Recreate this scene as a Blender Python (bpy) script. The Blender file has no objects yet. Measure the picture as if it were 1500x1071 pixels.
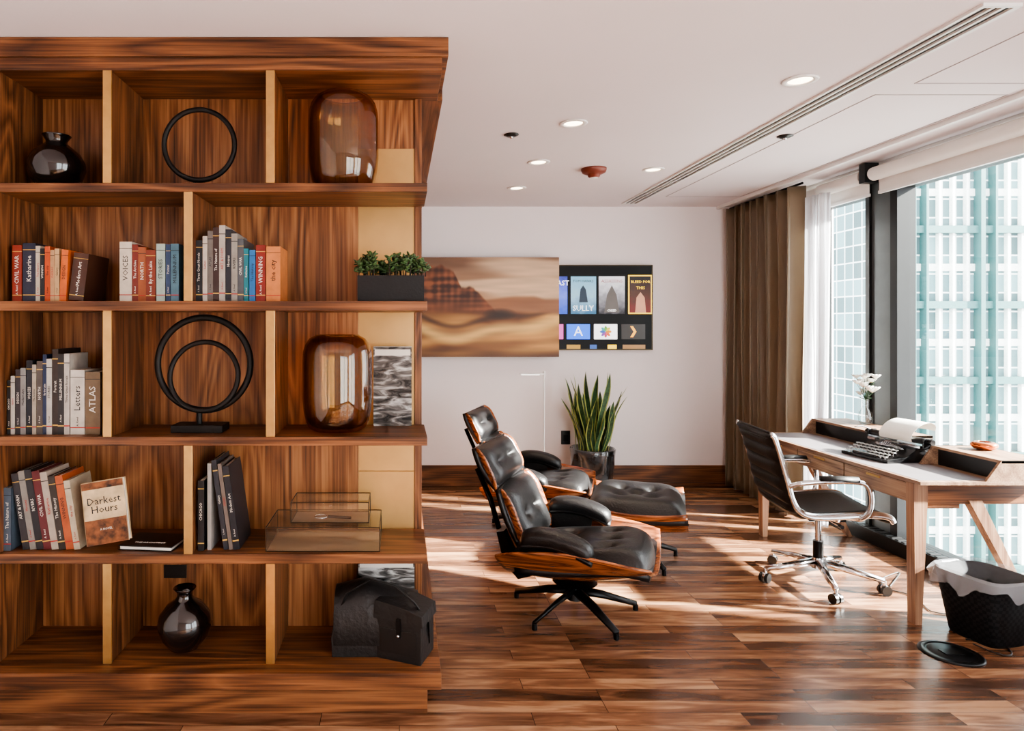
import bpy, bmesh, math, random
from mathutils import Vector, Matrix, noise
random.seed(7)
scene=bpy.context.scene
F=950.0; CX=585.0; CY=478.0; CH=1.57
def PX(px,Y): return (px-CX)*Y/F
def PZ(py,Y): return CH-(py-CY)*Y/F
# ---------------------------------------------------------------- materials
def nm(name):
    m=bpy.data.materials.new(name); m.use_nodes=True
    nt=m.node_tree; b=nt.nodes['Principled BSDF']
    return m,nt,b
def rgb(h):
    def c(v):
        v/=255.0
        return v/12.92 if v<=0.04045 else ((v+0.055)/1.055)**2.4
    return (c(h[0]),c(h[1]),c(h[2]),1)
def mat(name,col,rough=0.5,metal=0.0,spec=0.5,var=0.06,scale=8,bump=0.0,bscale=60,emit=0,coat=0,sheen=0):
    m,nt,b=nm(name)
    c=rgb(col)
    tc=nt.nodes.new('ShaderNodeTexCoord')
    n=nt.nodes.new('ShaderNodeTexNoise'); n.inputs['Scale'].default_value=scale; n.inputs['Detail'].default_value=4
    nt.links.new(tc.outputs['Object'],n.inputs['Vector'])
    r=nt.nodes.new('ShaderNodeValToRGB')
    r.color_ramp.elements[0].position=0.3; r.color_ramp.elements[1].position=0.7
    r.color_ramp.elements[0].color=tuple(x*(1-var*2) for x in c[:3])+(1,)
    r.color_ramp.elements[1].color=tuple(min(1,x*(1+var)) for x in c[:3])+(1,)
    nt.links.new(n.outputs['Fac'],r.inputs['Fac']); nt.links.new(r.outputs['Color'],b.inputs['Base Color'])
    b.inputs['Roughness'].default_value=rough; b.inputs['Metallic'].default_value=metal
    b.inputs['Specular IOR Level'].default_value=spec
    b.inputs['Coat Weight'].default_value=coat
    b.inputs['Sheen Weight'].default_value=sheen
    if emit:
        nt.links.new(r.outputs['Color'],b.inputs['Emission Color']); b.inputs['Emission Strength'].default_value=emit
    if bump:
        n2=nt.nodes.new('ShaderNodeTexNoise'); n2.inputs['Scale'].default_value=bscale; n2.inputs['Detail'].default_value=3
        nt.links.new(tc.outputs['Object'],n2.inputs['Vector'])
        bp=nt.nodes.new('ShaderNodeBump'); bp.inputs['Strength'].default_value=bump; bp.inputs['Distance'].default_value=0.01
        nt.links.new(n2.outputs['Fac'],bp.inputs['Height']); nt.links.new(bp.outputs['Normal'],b.inputs['Normal'])
    return m
def wood(name,dark,mid,light,axis='X',rough=0.38,scale=1.0,rings=9.0,spec=0.4,rk=0.42):
    m,nt,b=nm(name); N=nt.nodes; L=nt.links
    tc=N.new('ShaderNodeTexCoord'); mp=N.new('ShaderNodeMapping')
    st={'X':(0.9,7,7),'Y':(7,0.9,7),'Z':(7,7,0.9)}[axis]
    mp.inputs['Scale'].default_value=tuple(s*scale for s in st)
    L.new(tc.outputs['Object'],mp.inputs['Vector'])
    n=N.new('ShaderNodeTexNoise'); n.inputs['Scale'].default_value=0.7; n.inputs['Detail'].default_value=2.0; n.inputs['Roughness'].default_value=0.4; n.inputs['Distortion'].default_value=0.25
    L.new(mp.outputs['Vector'],n.inputs['Vector'])
    mu=N.new('ShaderNodeMath'); mu.operation='MULTIPLY'; mu.inputs[1].default_value=rings; L.new(n.outputs['Fac'],mu.inputs[0])
    pp=N.new('ShaderNodeMath'); pp.operation='PINGPONG'; pp.inputs[1].default_value=0.5; L.new(mu.outputs[0],pp.inputs[0])
    mp2=N.new('ShaderNodeMapping'); st2={'X':(2.5,120,120),'Y':(120,2.5,120),'Z':(120,120,2.5)}[axis]
    mp2.inputs['Scale'].default_value=tuple(s*scale for s in st2); L.new(tc.outputs['Object'],mp2.inputs['Vector'])
    n2=N.new('ShaderNodeTexNoise'); n2.inputs['Scale'].default_value=1.0; n2.inputs['Detail'].default_value=4; L.new(mp2.outputs['Vector'],n2.inputs['Vector'])
    n3=N.new('ShaderNodeTexNoise'); n3.inputs['Scale'].default_value=0.5; n3.inputs['Detail'].default_value=1; L.new(mp.outputs['Vector'],n3.inputs['Vector'])
    a=N.new('ShaderNodeMath'); a.operation='MULTIPLY_ADD'; a.inputs[1].default_value=rk; L.new(pp.outputs[0],a.inputs[0])
    s=N.new('ShaderNodeMath'); s.operation='MULTIPLY_ADD'; s.inputs[1].default_value=0.66; L.new(n2.outputs['Fac'],s.inputs[0])
    s3=N.new('ShaderNodeMath'); s3.operation='MULTIPLY'; s3.inputs[1].default_value=0.28; L.new(n3.outputs['Fac'],s3.inputs[0]); L.new(s3.outputs[0],s.inputs[2]); L.new(s.outputs[0],a.inputs[2])
    r=N.new('ShaderNodeValToRGB'); e=r.color_ramp.elements
    e[0].position=0.32; e[0].color=rgb(dark); e[1].position=0.78; e[1].color=rgb(light)
    x=e.new(0.52); x.color=rgb(mid)
    L.new(a.outputs[0],r.inputs['Fac']); L.new(r.outputs['Color'],b.inputs['Base Color'])
    b.inputs['Roughness'].default_value=rough; b.inputs['Specular IOR Level'].default_value=spec
    bp=N.new('ShaderNodeBump'); bp.inputs['Strength'].default_value=0.12; bp.inputs['Distance'].default_value=0.004
    L.new(n2.outputs['Fac'],bp.inputs['Height']); L.new(bp.outputs['Normal'],b.inputs['Normal'])
    return m
def glassy(name,tint,edge,rough=0.03,blend=0.35,refl=0.9,base=0.045):
    m=bpy.data.materials.new(name); m.use_nodes=True; nt=m.node_tree; N=nt.nodes; L=nt.links
    N.remove(N['Principled BSDF']); out=N['Material Output']
    lw=N.new('ShaderNodeLayerWeight'); lw.inputs['Blend'].default_value=blend
    r=N.new('ShaderNodeValToRGB'); r.color_ramp.elements[0].color=tint+(1,); r.color_ramp.elements[1].color=edge+(1,)
    L.new(lw.outputs['Facing'],r.inputs['Fac'])
    t=N.new('ShaderNodeBsdfTransparent'); L.new(r.outputs['Color'],t.inputs['Color'])
    g=N.new('ShaderNodeBsdfGlossy'); g.inputs['Roughness'].default_value=rough
    l2=N.new('ShaderNodeLayerWeight'); l2.inputs['Blend'].default_value=0.5
    pw=N.new('ShaderNodeMath'); pw.operation='POWER'; pw.inputs[1].default_value=4.5; L.new(l2.outputs['Facing'],pw.inputs[0])
    ml=N.new('ShaderNodeMath'); ml.operation='MULTIPLY_ADD'; ml.inputs[1].default_value=refl; ml.inputs[2].default_value=base; L.new(pw.outputs[0],ml.inputs[0])
    mx=N.new('ShaderNodeMixShader'); L.new(ml.outputs[0],mx.inputs[0]); L.new(t.outputs[0],mx.inputs[1]); L.new(g.outputs[0],mx.inputs[2])
    L.new(mx.outputs[0],out.inputs['Surface'])
    return m
def vcol_mat(name,emit=0.0,rough=0.5):
    m,nt,b=nm(name)
    a=nt.nodes.new('ShaderNodeAttribute'); a.attribute_name='Col'
    nt.links.new(a.outputs['Color'],b.inputs['Base Color']); b.inputs['Roughness'].default_value=rough
    if emit:
        nt.links.new(a.outputs['Color'],b.inputs['Emission Color']); b.inputs['Emission Strength'].default_value=emit
    return m

WD,WM,WL=(40,24,15),(90,55,34),(146,96,61)
wX=wood('walnut_x',WD,WM,WL,'X',rk=.46); wY=wood('walnut_y',WD,WM,WL,'Y'); wZ=wood('walnut_z',WD,WM,WL,'Z',rings=12)
wBack=wood('walnut_back',(60,34,20),(124,78,47),(176,122,78),'Z',rings=11,scale=0.9,rk=.42)
wDesk=wood('desk_walnut_y',(84,60,46),(128,98,78),(164,134,108),'Y',rough=0.45)
wDeskZ=wood('desk_walnut_z',(84,58,44),(128,94,73),(162,128,102),'Z',rough=0.45)
rose=wood('rosewood_ply',(34,15,8),(104,54,29),(170,100,57),'X',rough=0.22,rings=14,scale=1.3,spec=0.6,rk=.6)
brass=mat('brushed_brass',(206,166,106),0.34,0.9,var=0.05,scale=20)
brassP=mat('brass_panel',(198,160,104),0.38,0.6,var=0.06,scale=5)
leather=mat('black_leather',(15,14,16),0.4,0,0.5,bump=0.22,bscale=90)
leather2=mat('black_mesh_leather',(11,10,11),0.5,0,0.35,bump=0.1,bscale=90)
blk=mat('black_satin',(12,12,13),0.35)
blkm=mat('black_metal',(16,16,18),0.35,0.6)
ceram=mat('black_glaze',(8,8,10),0.12,0,0.8,coat=0.5)
iron=mat('dark_iron',(18,16,15),0.55,0.3)
chrome=mat('polished_aluminium',(215,215,218),0.13,1.0,var=0.02)
white=mat('white_plastic',(232,230,228),0.4,var=0.02)
paper=mat('paper',(238,234,224),0.8,var=0.02)
ceilM=mat('ceiling_paint',(228,220,222),0.9,var=0.01,scale=2)
wallM=mat('wall_paint',(240,231,230),0.85,var=0.01,scale=2)
greyM=mat('grey_frame',(84,90,92),0.5,0.3)
darkF=mat('dark_frame',(24,26,28),0.45,0.4)
amber=glassy('amber_glass',(0.978,0.84,0.63),(0.52,0.23,0.08),base=.07)
clear=glassy('clear_glass',(0.96,0.97,0.96),(0.72,0.76,0.74),base=.08)
pane=glassy('window_glass',(0.96,0.985,0.98),(0.9,0.94,0.94),0.0,0.2,.6,.03)
green=mat('leaf_dark',(50,84,52),0.45,var=0.3,scale=40)
greenL=mat('leaf_edge',(168,176,98),0.45,var=0.1)
greenS=mat('succulent_leaf',(64,92,50),0.4,var=0.3,scale=60)
soil=mat('soil',(48,36,28),0.9,var=0.3,scale=80)
# ---------------------------------------------------------------- builder
class B:
    def __init__(s,name):
        s.name=name; s.v=[]; s.f=[]; s.mi=[]; s.sm=[]; s.mats=[]; s.M=Matrix.Identity(4); s.cols=None
    def add(s,vs,fs,m,smooth=False):
        if m not in s.mats: s.mats.append(m)
        k=s.mats.index(m); o=len(s.v)
        for p in vs: s.v.append(s.M@Vector(p))
        for f in fs:
            s.f.append([i+o for i in f]); s.mi.append(k); s.sm.append(smooth)
    def box(s,x0,x1,y0,y1,z0,z1,m):
        vs=[(x,y,z) for x in(x0,x1) for y in(y0,y1) for z in(z0,z1)]
        s.add(vs,[(0,1,3,2),(4,6,7,5),(0,4,5,1),(2,3,7,6),(0,2,6,4),(1,5,7,3)],m)
    def prism(s,poly,axis,a,b,m,smooth=False):
        n=len(poly); vs=[]
        for t in(a,b):
            for p in poly:
                vs.append({'X':(t,p[0],p[1]),'Y':(p[0],t,p[1]),'Z':(p[0],p[1],t)}[axis])
        fs=[tuple(range(n)),tuple(range(2*n-1,n-1,-1))]+[(i,(i+1)%n,n+(i+1)%n,n+i) for i in range(n)]
        s.add(vs,fs,m,smooth)
    def cyl(s,p0,p1,r0,m,r1=None,n=16):
        if r1 is None:r1=r0
        p0=Vector(p0);p1=Vector(p1);d=(p1-p0).normalized()
        u=d.orthogonal().normalized();w=d.cross(u)
        vs=[]
        for p,r in((p0,r0),(p1,r1)):
            for i in range(n):
                a=2*math.pi*i/n; vs.append(p+(u*math.cos(a)+w*math.sin(a))*r)
        s.add(vs,[(i,(i+1)%n,n+(i+1)%n,n+i) for i in range(n)],m,True)
        s.add(vs[:n],[tuple(range(n))],m); s.add(vs[n:],[tuple(range(n))],m)
    def lathe(s,prof,c,m,n=36,close=False):
        vs=[];k=len(prof)
        for r,z in prof:
            for i in range(n):
                a=2*math.pi*i/n; vs.append((c[0]+max(r,1e-4)*math.cos(a),c[1]+max(r,1e-4)*math.sin(a),c[2]+z))
        fs=[]
        for j in range(k-1 if not close else k):
            j2=(j+1)%k
            for i in range(n):
                fs.append((j*n+i,j*n+(i+1)%n,j2*n+(i+1)%n,j2*n+i))
        s.add(vs,fs,m,True)
    def tube(s,pts,r,m,n=8,closed=False,ry=None):
        pts=[Vector(p) for p in pts];k=len(pts);vs=[]
        if ry is None: ry=r
        prev=None
        for i,p in enumerate(pts):
            if closed: d=pts[(i+1)%k]-pts[i-1]
            else: d=pts[min(i+1,k-1)]-pts[max(i-1,0)]
            d.normalize()
            if prev is None: u=d.orthogonal().normalized()
            else:
                u=prev-d*prev.dot(d)
                u=u.normalized() if u.length>1e-6 else d.orthogonal().normalized()
            prev=u; w=d.cross(u)
            rr=r[i] if isinstance(r,(list,tuple)) else r
            r2=ry[i] if isinstance(ry,(list,tuple)) else ry
            for j in range(n):
                a=2*math.pi*j/n; vs.append(p+u*math.cos(a)*rr+w*math.sin(a)*r2)
        fs=[]
        for i in range(k if closed else k-1):
            i2=(i+1)%k
            for j in range(n): fs.append((i*n+j,i*n+(j+1)%n,i2*n+(j+1)%n,i2*n+j))
        if not closed: fs+= [tuple(range(n)),tuple(range((k-1)*n,k*n))]
        s.add(vs,fs,m,True)
    def ball(s,c,r,m,n=12,k=8,R=None):
        if not isinstance(r,(list,tuple)): r=(r,r,r)
        vs=[];c=Vector(c)
        for j in range(k+1):
            t=math.pi*j/k
            for i in range(n):
                a=2*math.pi*i/n
                p=Vector((r[0]*math.sin(t)*math.cos(a),r[1]*math.sin(t)*math.sin(a),r[2]*math.cos(t)))
                if R: p=R@p
                vs.append(c+p)
        s.add(vs,[(j*n+i,j*n+(i+1)%n,(j+1)*n+(i+1)%n,(j+1)*n+i) for j in range(k) for i in range(n)],m,True)
    def sheet(s,f,nu,nv,t,m,m2=None):
        P=[[Vector(f(i/nu,j/nv)) for j in range(nv+1)] for i in range(nu+1)]
        def nrm(i,j):
            a=P[min(i+1,nu)][j]-P[max(i-1,0)][j]; b=P[i][min(j+1,nv)]-P[i][max(j-1,0)]
            return a.cross(b).normalized()
        W=nv+1; top=[];bot=[]
        for i in range(nu+1):
            for j in range(nv+1):
                tt=t(i/nu,j/nv) if callable(t) else t
                top.append(P[i][j]+nrm(i,j)*tt); bot.append(P[i][j])
        o=len(top); fs=[];fb=[]
        for i in range(nu):
            for j in range(nv):
                a,b,c,d=i*W+j,(i+1)*W+j,(i+1)*W+j+1,i*W+j+1
                fs.append((a,b,c,d)); fb.append((o+d,o+c,o+b,o+a))
        ed=[]
        for i in range(nu): ed+=[(i*W,(i+1)*W,o+(i+1)*W,o+i*W),(i*W+nv,(i+1)*W+nv,o+(i+1)*W+nv,o+i*W+nv)]
        for j in range(nv): ed+=[(j,j+1,o+j+1,o+j),(nu*W+j,nu*W+j+1,o+nu*W+j+1,o+nu*W+j)]
        s.add(top+bot,fs+fb+ed,m,True)
    def cushion(s,f,nu,nv,T,m,tufts=(),tr=0.07,td=0.6):
        def g(u,v):
            a,b=2*u-1,2*v-1; k=0.16
            return f((a*math.sqrt(1-k*b*b)+1)/2,(b*math.sqrt(1-k*a*a)+1)/2)
        def t(u,v):
            a,b=abs(2*u-1),abs(2*v-1)
            h=T*(max(0,1-a**5)**0.5)*(max(0,1-b**5)**0.5)+0.002
            for (tu,tv) in tufts:
                d=((u-tu)**2+(v-tv)**2)**0.5
                h-=T*td*math.exp(-(d/tr)**1.3)
            return max(h,0.003)
        s.sheet(g,nu,nv,t,m)
    def mesh(s,me,M,m):
        s0=s.M; s.M=s0@M
        s.add([v.co.copy() for v in me.vertices],[tuple(p.vertices) for p in me.polygons],m); s.M=s0
    def obj(s,loc=None,rotz=0,bevel=0,scale=1,segs=2,recenter=True,sub=0):
        vs=s.v
        off=Vector((0,0,0))
        if loc is None and recenter:
            xs=[v.x for v in vs];ys=[v.y for v in vs];zs=[v.z for v in vs]
            off=Vector(((min(xs)+max(xs))/2,(min(ys)+max(ys))/2,min(zs)))
        me=bpy.data.meshes.new(s.name)
        me.from_pydata([v-off for v in vs],[],s.f)
        for m in s.mats: me.materials.append(m)
        me.polygons.foreach_set('material_index',s.mi); me.polygons.foreach_set('use_smooth',s.sm)
        bm=bmesh.new(); bm.from_mesh(me)
        bmesh.ops.recalc_face_normals(bm,faces=bm.faces); bm.to_mesh(me); bm.free(); me.update()
        o=bpy.data.objects.new(s.name,me); scene.collection.objects.link(o)
        o.location=off if loc is None else loc; o.rotation_euler=(0,0,rotz); o.scale=(scale,)*3
        if bevel:
            b=o.modifiers.new('bevel','BEVEL'); b.width=bevel; b.segments=segs; b.limit_method='ANGLE'; b.angle_limit=math.radians(50)
        return o
def textmesh(t,size,extr=0.0004):
    c=bpy.data.curves.new('txt','FONT'); c.body=t; c.size=size; c.extrude=extr; c.resolution_u=1
    c.align_x='CENTER'; c.align_y='CENTER'
    o=bpy.data.objects.new('txt',c); scene.collection.objects.link(o)
    dg=bpy.context.evaluated_depsgraph_get(); me=bpy.data.meshes.new_from_object(o.evaluated_get(dg))
    bpy.data.objects.remove(o); bpy.data.curves.remove(c)
    return me
def T(x,y,z): return Matrix.Translation((x,y,z))
def R(a,ax): return Matrix.Rotation(a,4,ax)
rad=math.radians
# ================================================================ ROOM
RX=3.5; BW=6.4; H=2.75
def floor_mat():
    m,nt,b=nm('walnut_floor'); N=nt.nodes;L=nt.links
    tc=N.new('ShaderNodeTexCoord'); br=N.new('ShaderNodeTexBrick')
    br.offset=0.37; br.offset_frequency=3
    br.inputs['Scale'].default_value=1; br.inputs['Brick Width'].default_value=0.85; br.inputs['Row Height'].default_value=0.085
    br.inputs['Mortar Size'].default_value=0.0014; br.inputs['Mortar Smooth'].default_value=0.3; br.inputs['Bias'].default_value=0
    br.inputs['Color1'].default_value=(0,0,0,1); br.inputs['Color2'].default_value=(1,1,1,1); br.inputs['Mortar'].default_value=(0.3,0.3,0.3,1)
    L.new(tc.outputs['Object'],br.inputs['Vector'])
    mp=N.new('ShaderNodeMapping'); mp.inputs['Scale'].default_value=(3.0,22,1); L.new(tc.outputs['Object'],mp.inputs['Vector'])
    n=N.new('ShaderNodeTexNoise'); n.noise_dimensions='4D'; n.inputs['Scale'].default_value=1.0; n.inputs['Detail'].default_value=7; n.inputs['Distortion'].default_value=0.8
    L.new(mp.outputs[0],n.inputs['Vector'])
    w=N.new('ShaderNodeMath'); w.operation='MULTIPLY'; w.inputs[1].default_value=37; L.new(br.outputs['Color'],w.inputs[0]); L.new(w.outputs[0],n.inputs['W'])
    a=N.new('ShaderNodeMath'); a.operation='MULTIPLY'; a.inputs[1].default_value=0.42; L.new(br.outputs['Color'],a.inputs[0])
    c=N.new('ShaderNodeMath'); c.operation='MULTIPLY_ADD'; c.inputs[1].default_value=1.05; L.new(n.outputs['Fac'],c.inputs[0]); L.new(a.outputs[0],c.inputs[2])
    r=N.new('ShaderNodeValToRGB'); e=r.color_ramp.elements
    e[0].position=0.34; e[0].color=rgb((36,23,17)); e[1].position=1.05 if False else 1.0; e[1].color=rgb((172,132,100))
    x=e.new(0.56); x.color=rgb((80,53,38)); x=e.new(0.80); x.color=rgb((126,88,64))
    L.new(c.outputs[0],r.inputs['Fac'])
    mx=N.new('ShaderNodeMix'); mx.data_type='RGBA'; mx.inputs[7].default_value=rgb((26,16,12)); L.new(br.outputs['Fac'],mx.inputs[0]); L.new(r.outputs['Color'],mx.inputs[6])
    L.new(mx.outputs[2],b.inputs['Base Color'])
    b.inputs['Roughness'].default_value=0.25; b.inputs['Specular IOR Level'].default_value=0.65
    bp=N.new('ShaderNodeBump'); bp.inputs['Strength'].default_value=0.25; bp.inputs['Distance'].default_value=0.003; bp.invert=True
    L.new(br.outputs['Fac'],bp.inputs['Height']); L.new(bp.outputs[0],b.inputs['Normal'])
    return m
XL=-1.8; YR=-1.6
b=B('floor'); b.box(XL-0.1,RX+0.15,YR-.1,BW+0.1,-0.12,0,floor_mat()); b.obj(recenter=False)
b=B('ceiling'); b.box(XL-0.1,RX+0.15,YR-.1,BW+0.1,H,H+0.15,ceilM); b.obj(recenter=False)
b=B('wall_back'); b.box(0.0,RX+0.15,BW,BW+0.12,0,H,wallM); b.obj(recenter=False)
b=B('wall_left'); b.box(XL-0.1,XL,YR,BW,0,H,wallM); b.obj(recenter=False)
b=B('added_wall_front'); b.box(XL-0.1,0.9,YR-.1,YR,0,H,wallM); b.box(3.3,RX+.15,YR-.1,YR,0,H,wallM); b.box(.9,3.3,YR-.1,YR,2.5,H,wallM); b.obj(recenter=False)  # unseen wall behind camera, added to cut frontal fill on the bookcase
b=B('wall_right')
b.box(RX,RX+0.15,0.95,3.05,0,H,wallM); b.box(RX,RX+0.15,YR,-1.35,0,H,wallM)  # unseen solid stretch nearer than the window, added to keep foreground floor out of sun
b.box(RX,RX+0.15,5.45,BW,0,H,wallM)
b.box(RX,RX+0.15,-1.35,0.95,2.62,H,wallM); b.box(RX,RX+0.15,3.05,5.45,2.62,H,wallM)
b.obj(recenter=False)
# walnut partition behind bookcase
b=B('wall_partition'); b.box(XL,0.10,3.02,BW,0,2.62,wZ)
b.obj(recenter=False)
b=B('trim_1'); b.box(XL,0.20,3.02,BW-0.001,2.62,H-0.001,wY); b.box(0.1,0.167,3.02,BW-0.02,0.125,0.19,wY); b.box(0.1,0.125,3.02,BW-0.02,0,0.125,wY); b.obj(recenter=False)
b=B('baseboard_back'); b.box(0.13,RX,BW-0.018,BW,0,0.2,wX); b.box(0.13,RX,BW-0.03,BW,0,0.03,wX); b.obj(recenter=False,bevel=0.003)
# ceiling slot diffuser
b=B('ceiling_vent')
y0,y1=2.38,6.2
for x0,x1 in((2.13,2.145),(2.175,2.187),(2.213,2.225),(2.255,2.275)): b.box(x0,x1,y0,y1,H-0.012,H,white)
b.box(2.13,2.275,y0-0.015,y0,H-0.012,H,white); b.box(2.13,2.275,y1,y1+0.015,H-0.012,H,white)
b.box(2.145,2.255,y0,y1,H-0.003,H-0.0005,blk)
b.obj()
b=B('trim_2') # ceiling pocket lip for shades
b.box(3.12,3.15,YR,6.38,H-0.03,H-0.001,white); b.box(3.19,3.205,YR,6.38,H-0.006,H-0.001,darkF); b.box(3.44,RX,YR,6.38,H-0.02,H-0.001,white)
b.obj()
b=B('ceiling_access_panel')
def ring_rect(b,x0,x1,y0,y1,w,z0,z1,m):
    b.box(x0,x1,y0,y0+w,z0,z1,m); b.box(x0,x1,y1-w,y1,z0,z1,m); b.box(x0,x0+w,y0+w,y1-w,z0,z1,m); b.box(x1-w,x1,y0+w,y1-w,z0,z1,m)
greyline=mat('shadow_gap',(180,172,174),0.8)
ring_rect(b,2.5,3.05,2.4,3.15,0.005,H-0.003,H-0.0005,greyline)
ring_rect(b,2.42,3.1,3.3,5.9,0.005,H-0.003,H-0.0005,greyline)
b.obj()
# windows
def window(name,y0,y1,mulls,cols=()):
    b=B(name)
    b.box(RX+0.02,RX+0.1,y0,y1,0.0,0.09,darkF); b.box(RX+0.02,RX+0.1,y0,y1,2.54,2.62,darkF)
    for (a,c) in mulls: b.box(RX-0.03,RX+0.1,a,c,0.0,2.62,darkF)
    for (a,c) in cols: b.box(RX-0.01,RX+0.1,a,c,0.0,2.62,greyM)
    b.box(RX+0.055,RX+0.061,y0,y1,0.09,2.54,pane)
    return b.obj(recenter=False)
window('window_1',3.05,5.45,[(3.05,3.1),(4.52,4.585),(4.79,4.83),(5.40,5.45)],[(4.585,4.79)])
window('added_window_side',-1.35,0.95,[(-1.35,-1.3),(-0.2,-0.14),(0.9,0.95)])  # out-of-view side opening, added to light the foreground
b=B('added_window_rear')  # unseen opening behind camera, added for directional light from right rear
for x0,x1 in((.9,.95),(2.07,2.13),(3.25,3.3)): b.box(x0,x1,YR-.09,YR-.02,0,2.5,darkF)
b.box(.95,3.25,YR-.09,YR-.02,0,.08,darkF); b.box(.95,3.25,YR-.09,YR-.02,2.44,2.5,darkF); b.box(.95,3.25,YR-.06,YR-.055,.08,2.44,pane); b.obj(recenter=False)
b=B('window_sill_heater'); b.box(3.40,3.49,3.0,5.2,0,0.10,darkF)
for i in range(40):
    y=3.03+i*0.054; b.box(3.41,3.48,y,y+0.03,0.10,0.106,blk)
b.obj(bevel=0.003)
# roller shade
b=B('roller_shade')
shade=mat('shade_fabric',(230,226,222),0.8,var=0.02)
b.cyl((3.38,3.0,2.655),(3.38,4.62,2.655),0.048,shade,n=24); b.cyl((3.38,4.72,2.655),(3.38,5.2,2.655),0.048,shade,n=24)
b.box(3.418,3.422,3.0,4.62,2.53,2.655,shade); b.box(3.418,3.422,4.72,5.2,2.53,2.655,shade)
b.box(3.41,3.43,3.0,4.62,2.515,2.535,white); b.box(3.41,3.43,4.72,5.2,2.515,2.535,white)
b.box(3.33,3.43,4.64,4.70,2.60,2.74,darkF)
b.cyl((3.38,2.98,2.655),(3.38,5.21,2.655),0.012,darkF)
b.obj()
# curtains
def curtain(name,x,ya,yb,amp,waves,z0,z1,m,seed):
    b=B(name)
    def f(u,v):
        y=ya+(yb-ya)*u; z=z0+(z1-z0)*v
        ph=u*waves*2*math.pi+0.7*math.sin(u*9+seed)+.5*noise.noise(Vector((u*3,v*1.5,seed+5)))
        k=0.8+0.5*noise.noise(Vector((u*5,v*1.2,seed)))
        return (x+amp*math.sin(ph)*k+0.010*math.sin(ph*2.3+v*1.5),y+0.02*math.sin(ph*2)*k+0.012*math.sin(v*4+u*8),z)
    b.sheet(f,220,30,0.003,m); 
    return b
velvet=mat('olive_velvet',(112,96,74),0.4,var=0.04,scale=3,sheen=0.3)
b=curtain('window_curtain',3.24,5.24,6.33,0.075,8,0.02,2.71,velvet,1.0)
b.cyl((3.25,5.23,2.725),(3.25,6.37,2.725),0.01,blkm); b.obj()
def sheer_mat():
    m=bpy.data.materials.new('sheer_voile'); m.use_nodes=True; nt=m.node_tree; N=nt.nodes; L=nt.links
    N.remove(N['Principled BSDF'])
    d=N.new('ShaderNodeBsdfDiffuse'); d.inputs[0].default_value=(.9,.9,.9,1); tl=N.new('ShaderNodeBsdfTranslucent'); tl.inputs[0].default_value=(.9,.9,.92,1)
    t=N.new('ShaderNodeBsdfTransparent'); m1=N.new('ShaderNodeMixShader'); m1.inputs[0].default_value=0.6; m2=N.new('ShaderNodeMixShader')
    nz=N.new('ShaderNodeTexNoise'); nz.inputs['Scale'].default_value=3
    mr=N.new('ShaderNodeMapRange'); mr.inputs[3].default_value=0.2; mr.inputs[4].default_value=0.4; L.new(nz.outputs[0],mr.inputs[0]); L.new(mr.outputs[0],m2.inputs[0])
    L.new(d.outputs[0],m1.inputs[1]); L.new(tl.outputs[0],m1.inputs[2]); L.new(m1.outputs[0],m2.inputs[1]); L.new(t.outputs[0],m2.inputs[2])
    L.new(m2.outputs[0],N['Material Output'].inputs['Surface']); return m
b=curtain('sheer_curtain',3.28,4.98,5.20,0.03,5,0.02,2.60,sheer_mat(),3.0); b.obj()
# ================================================================ BOOKCASE
YF=2.65; YB=2.985
sh=[(2.120,2.156),(1.634,1.673),(1.082,1.118),(0.599,0.638)]
b=B('bookcase')
b.box(XL+0.005,0.20,2.64,3.015,2.67,H-0.002,wX); b.box(XL+0.005,0.175,YF,3.015,2.616,2.67,wX)
for z0,z1 in sh: b.box(XL+0.005,0.114,YF,YB,z0,z1,wX)
b.box(XL+0.005,0.167,2.575,3.01,0.125,0.19,wX); b.box(XL+0.005,0.114,2.63,3.01,0.0,0.125,wX)
b.box(-1.68,-1.64,YF+0.003,YB,0.19,2.616,wZ)
rows=[(2.156,2.616),(1.673,2.120),(1.118,1.634),(0.638,1.082),(0.19,0.599)]
# back
b.box(XL+0.005,-0.19,YB,3.01,0.19,2.616,wBack)
b.box(-0.19,0.07,YB+0.012,3.01,0.19,0.60,wBack); b.box(-0.19,0.07,YB+0.012,3.01,2.39,2.616,wBack)
b.box(-0.19,0.07,YB+0.008,3.01,0.60,2.39,brassP)
b.box(0.07,0.103,YB-0.0,3.01,0.19,2.616,wZ)
for z in (1.40,0.9,): b.box(-0.188,0.068,YB+0.004,YB+0.009,z,z+0.003,brass)
def divider(px,row):
    z0,z1=rows[row]; x0=PX(px,YF); x1=x0+0.036
    b.box(x0+0.002,x1-0.002,YF+0.008,YB,z0,z1,wZ); b.box(x0,x1,YF-0.001,YF+0.008,z0,z1,brass)
for r in (0,2,4): divider(150.5,r); divider(389.5,r)
for r in (1,3): divider(269,r)
b.box(PX(240,2.98),PX(273,2.98),YB-0.006,YB,PZ(847,2.98),PZ(828,2.98),blk)
b.obj(bevel=0.0025)
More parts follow.
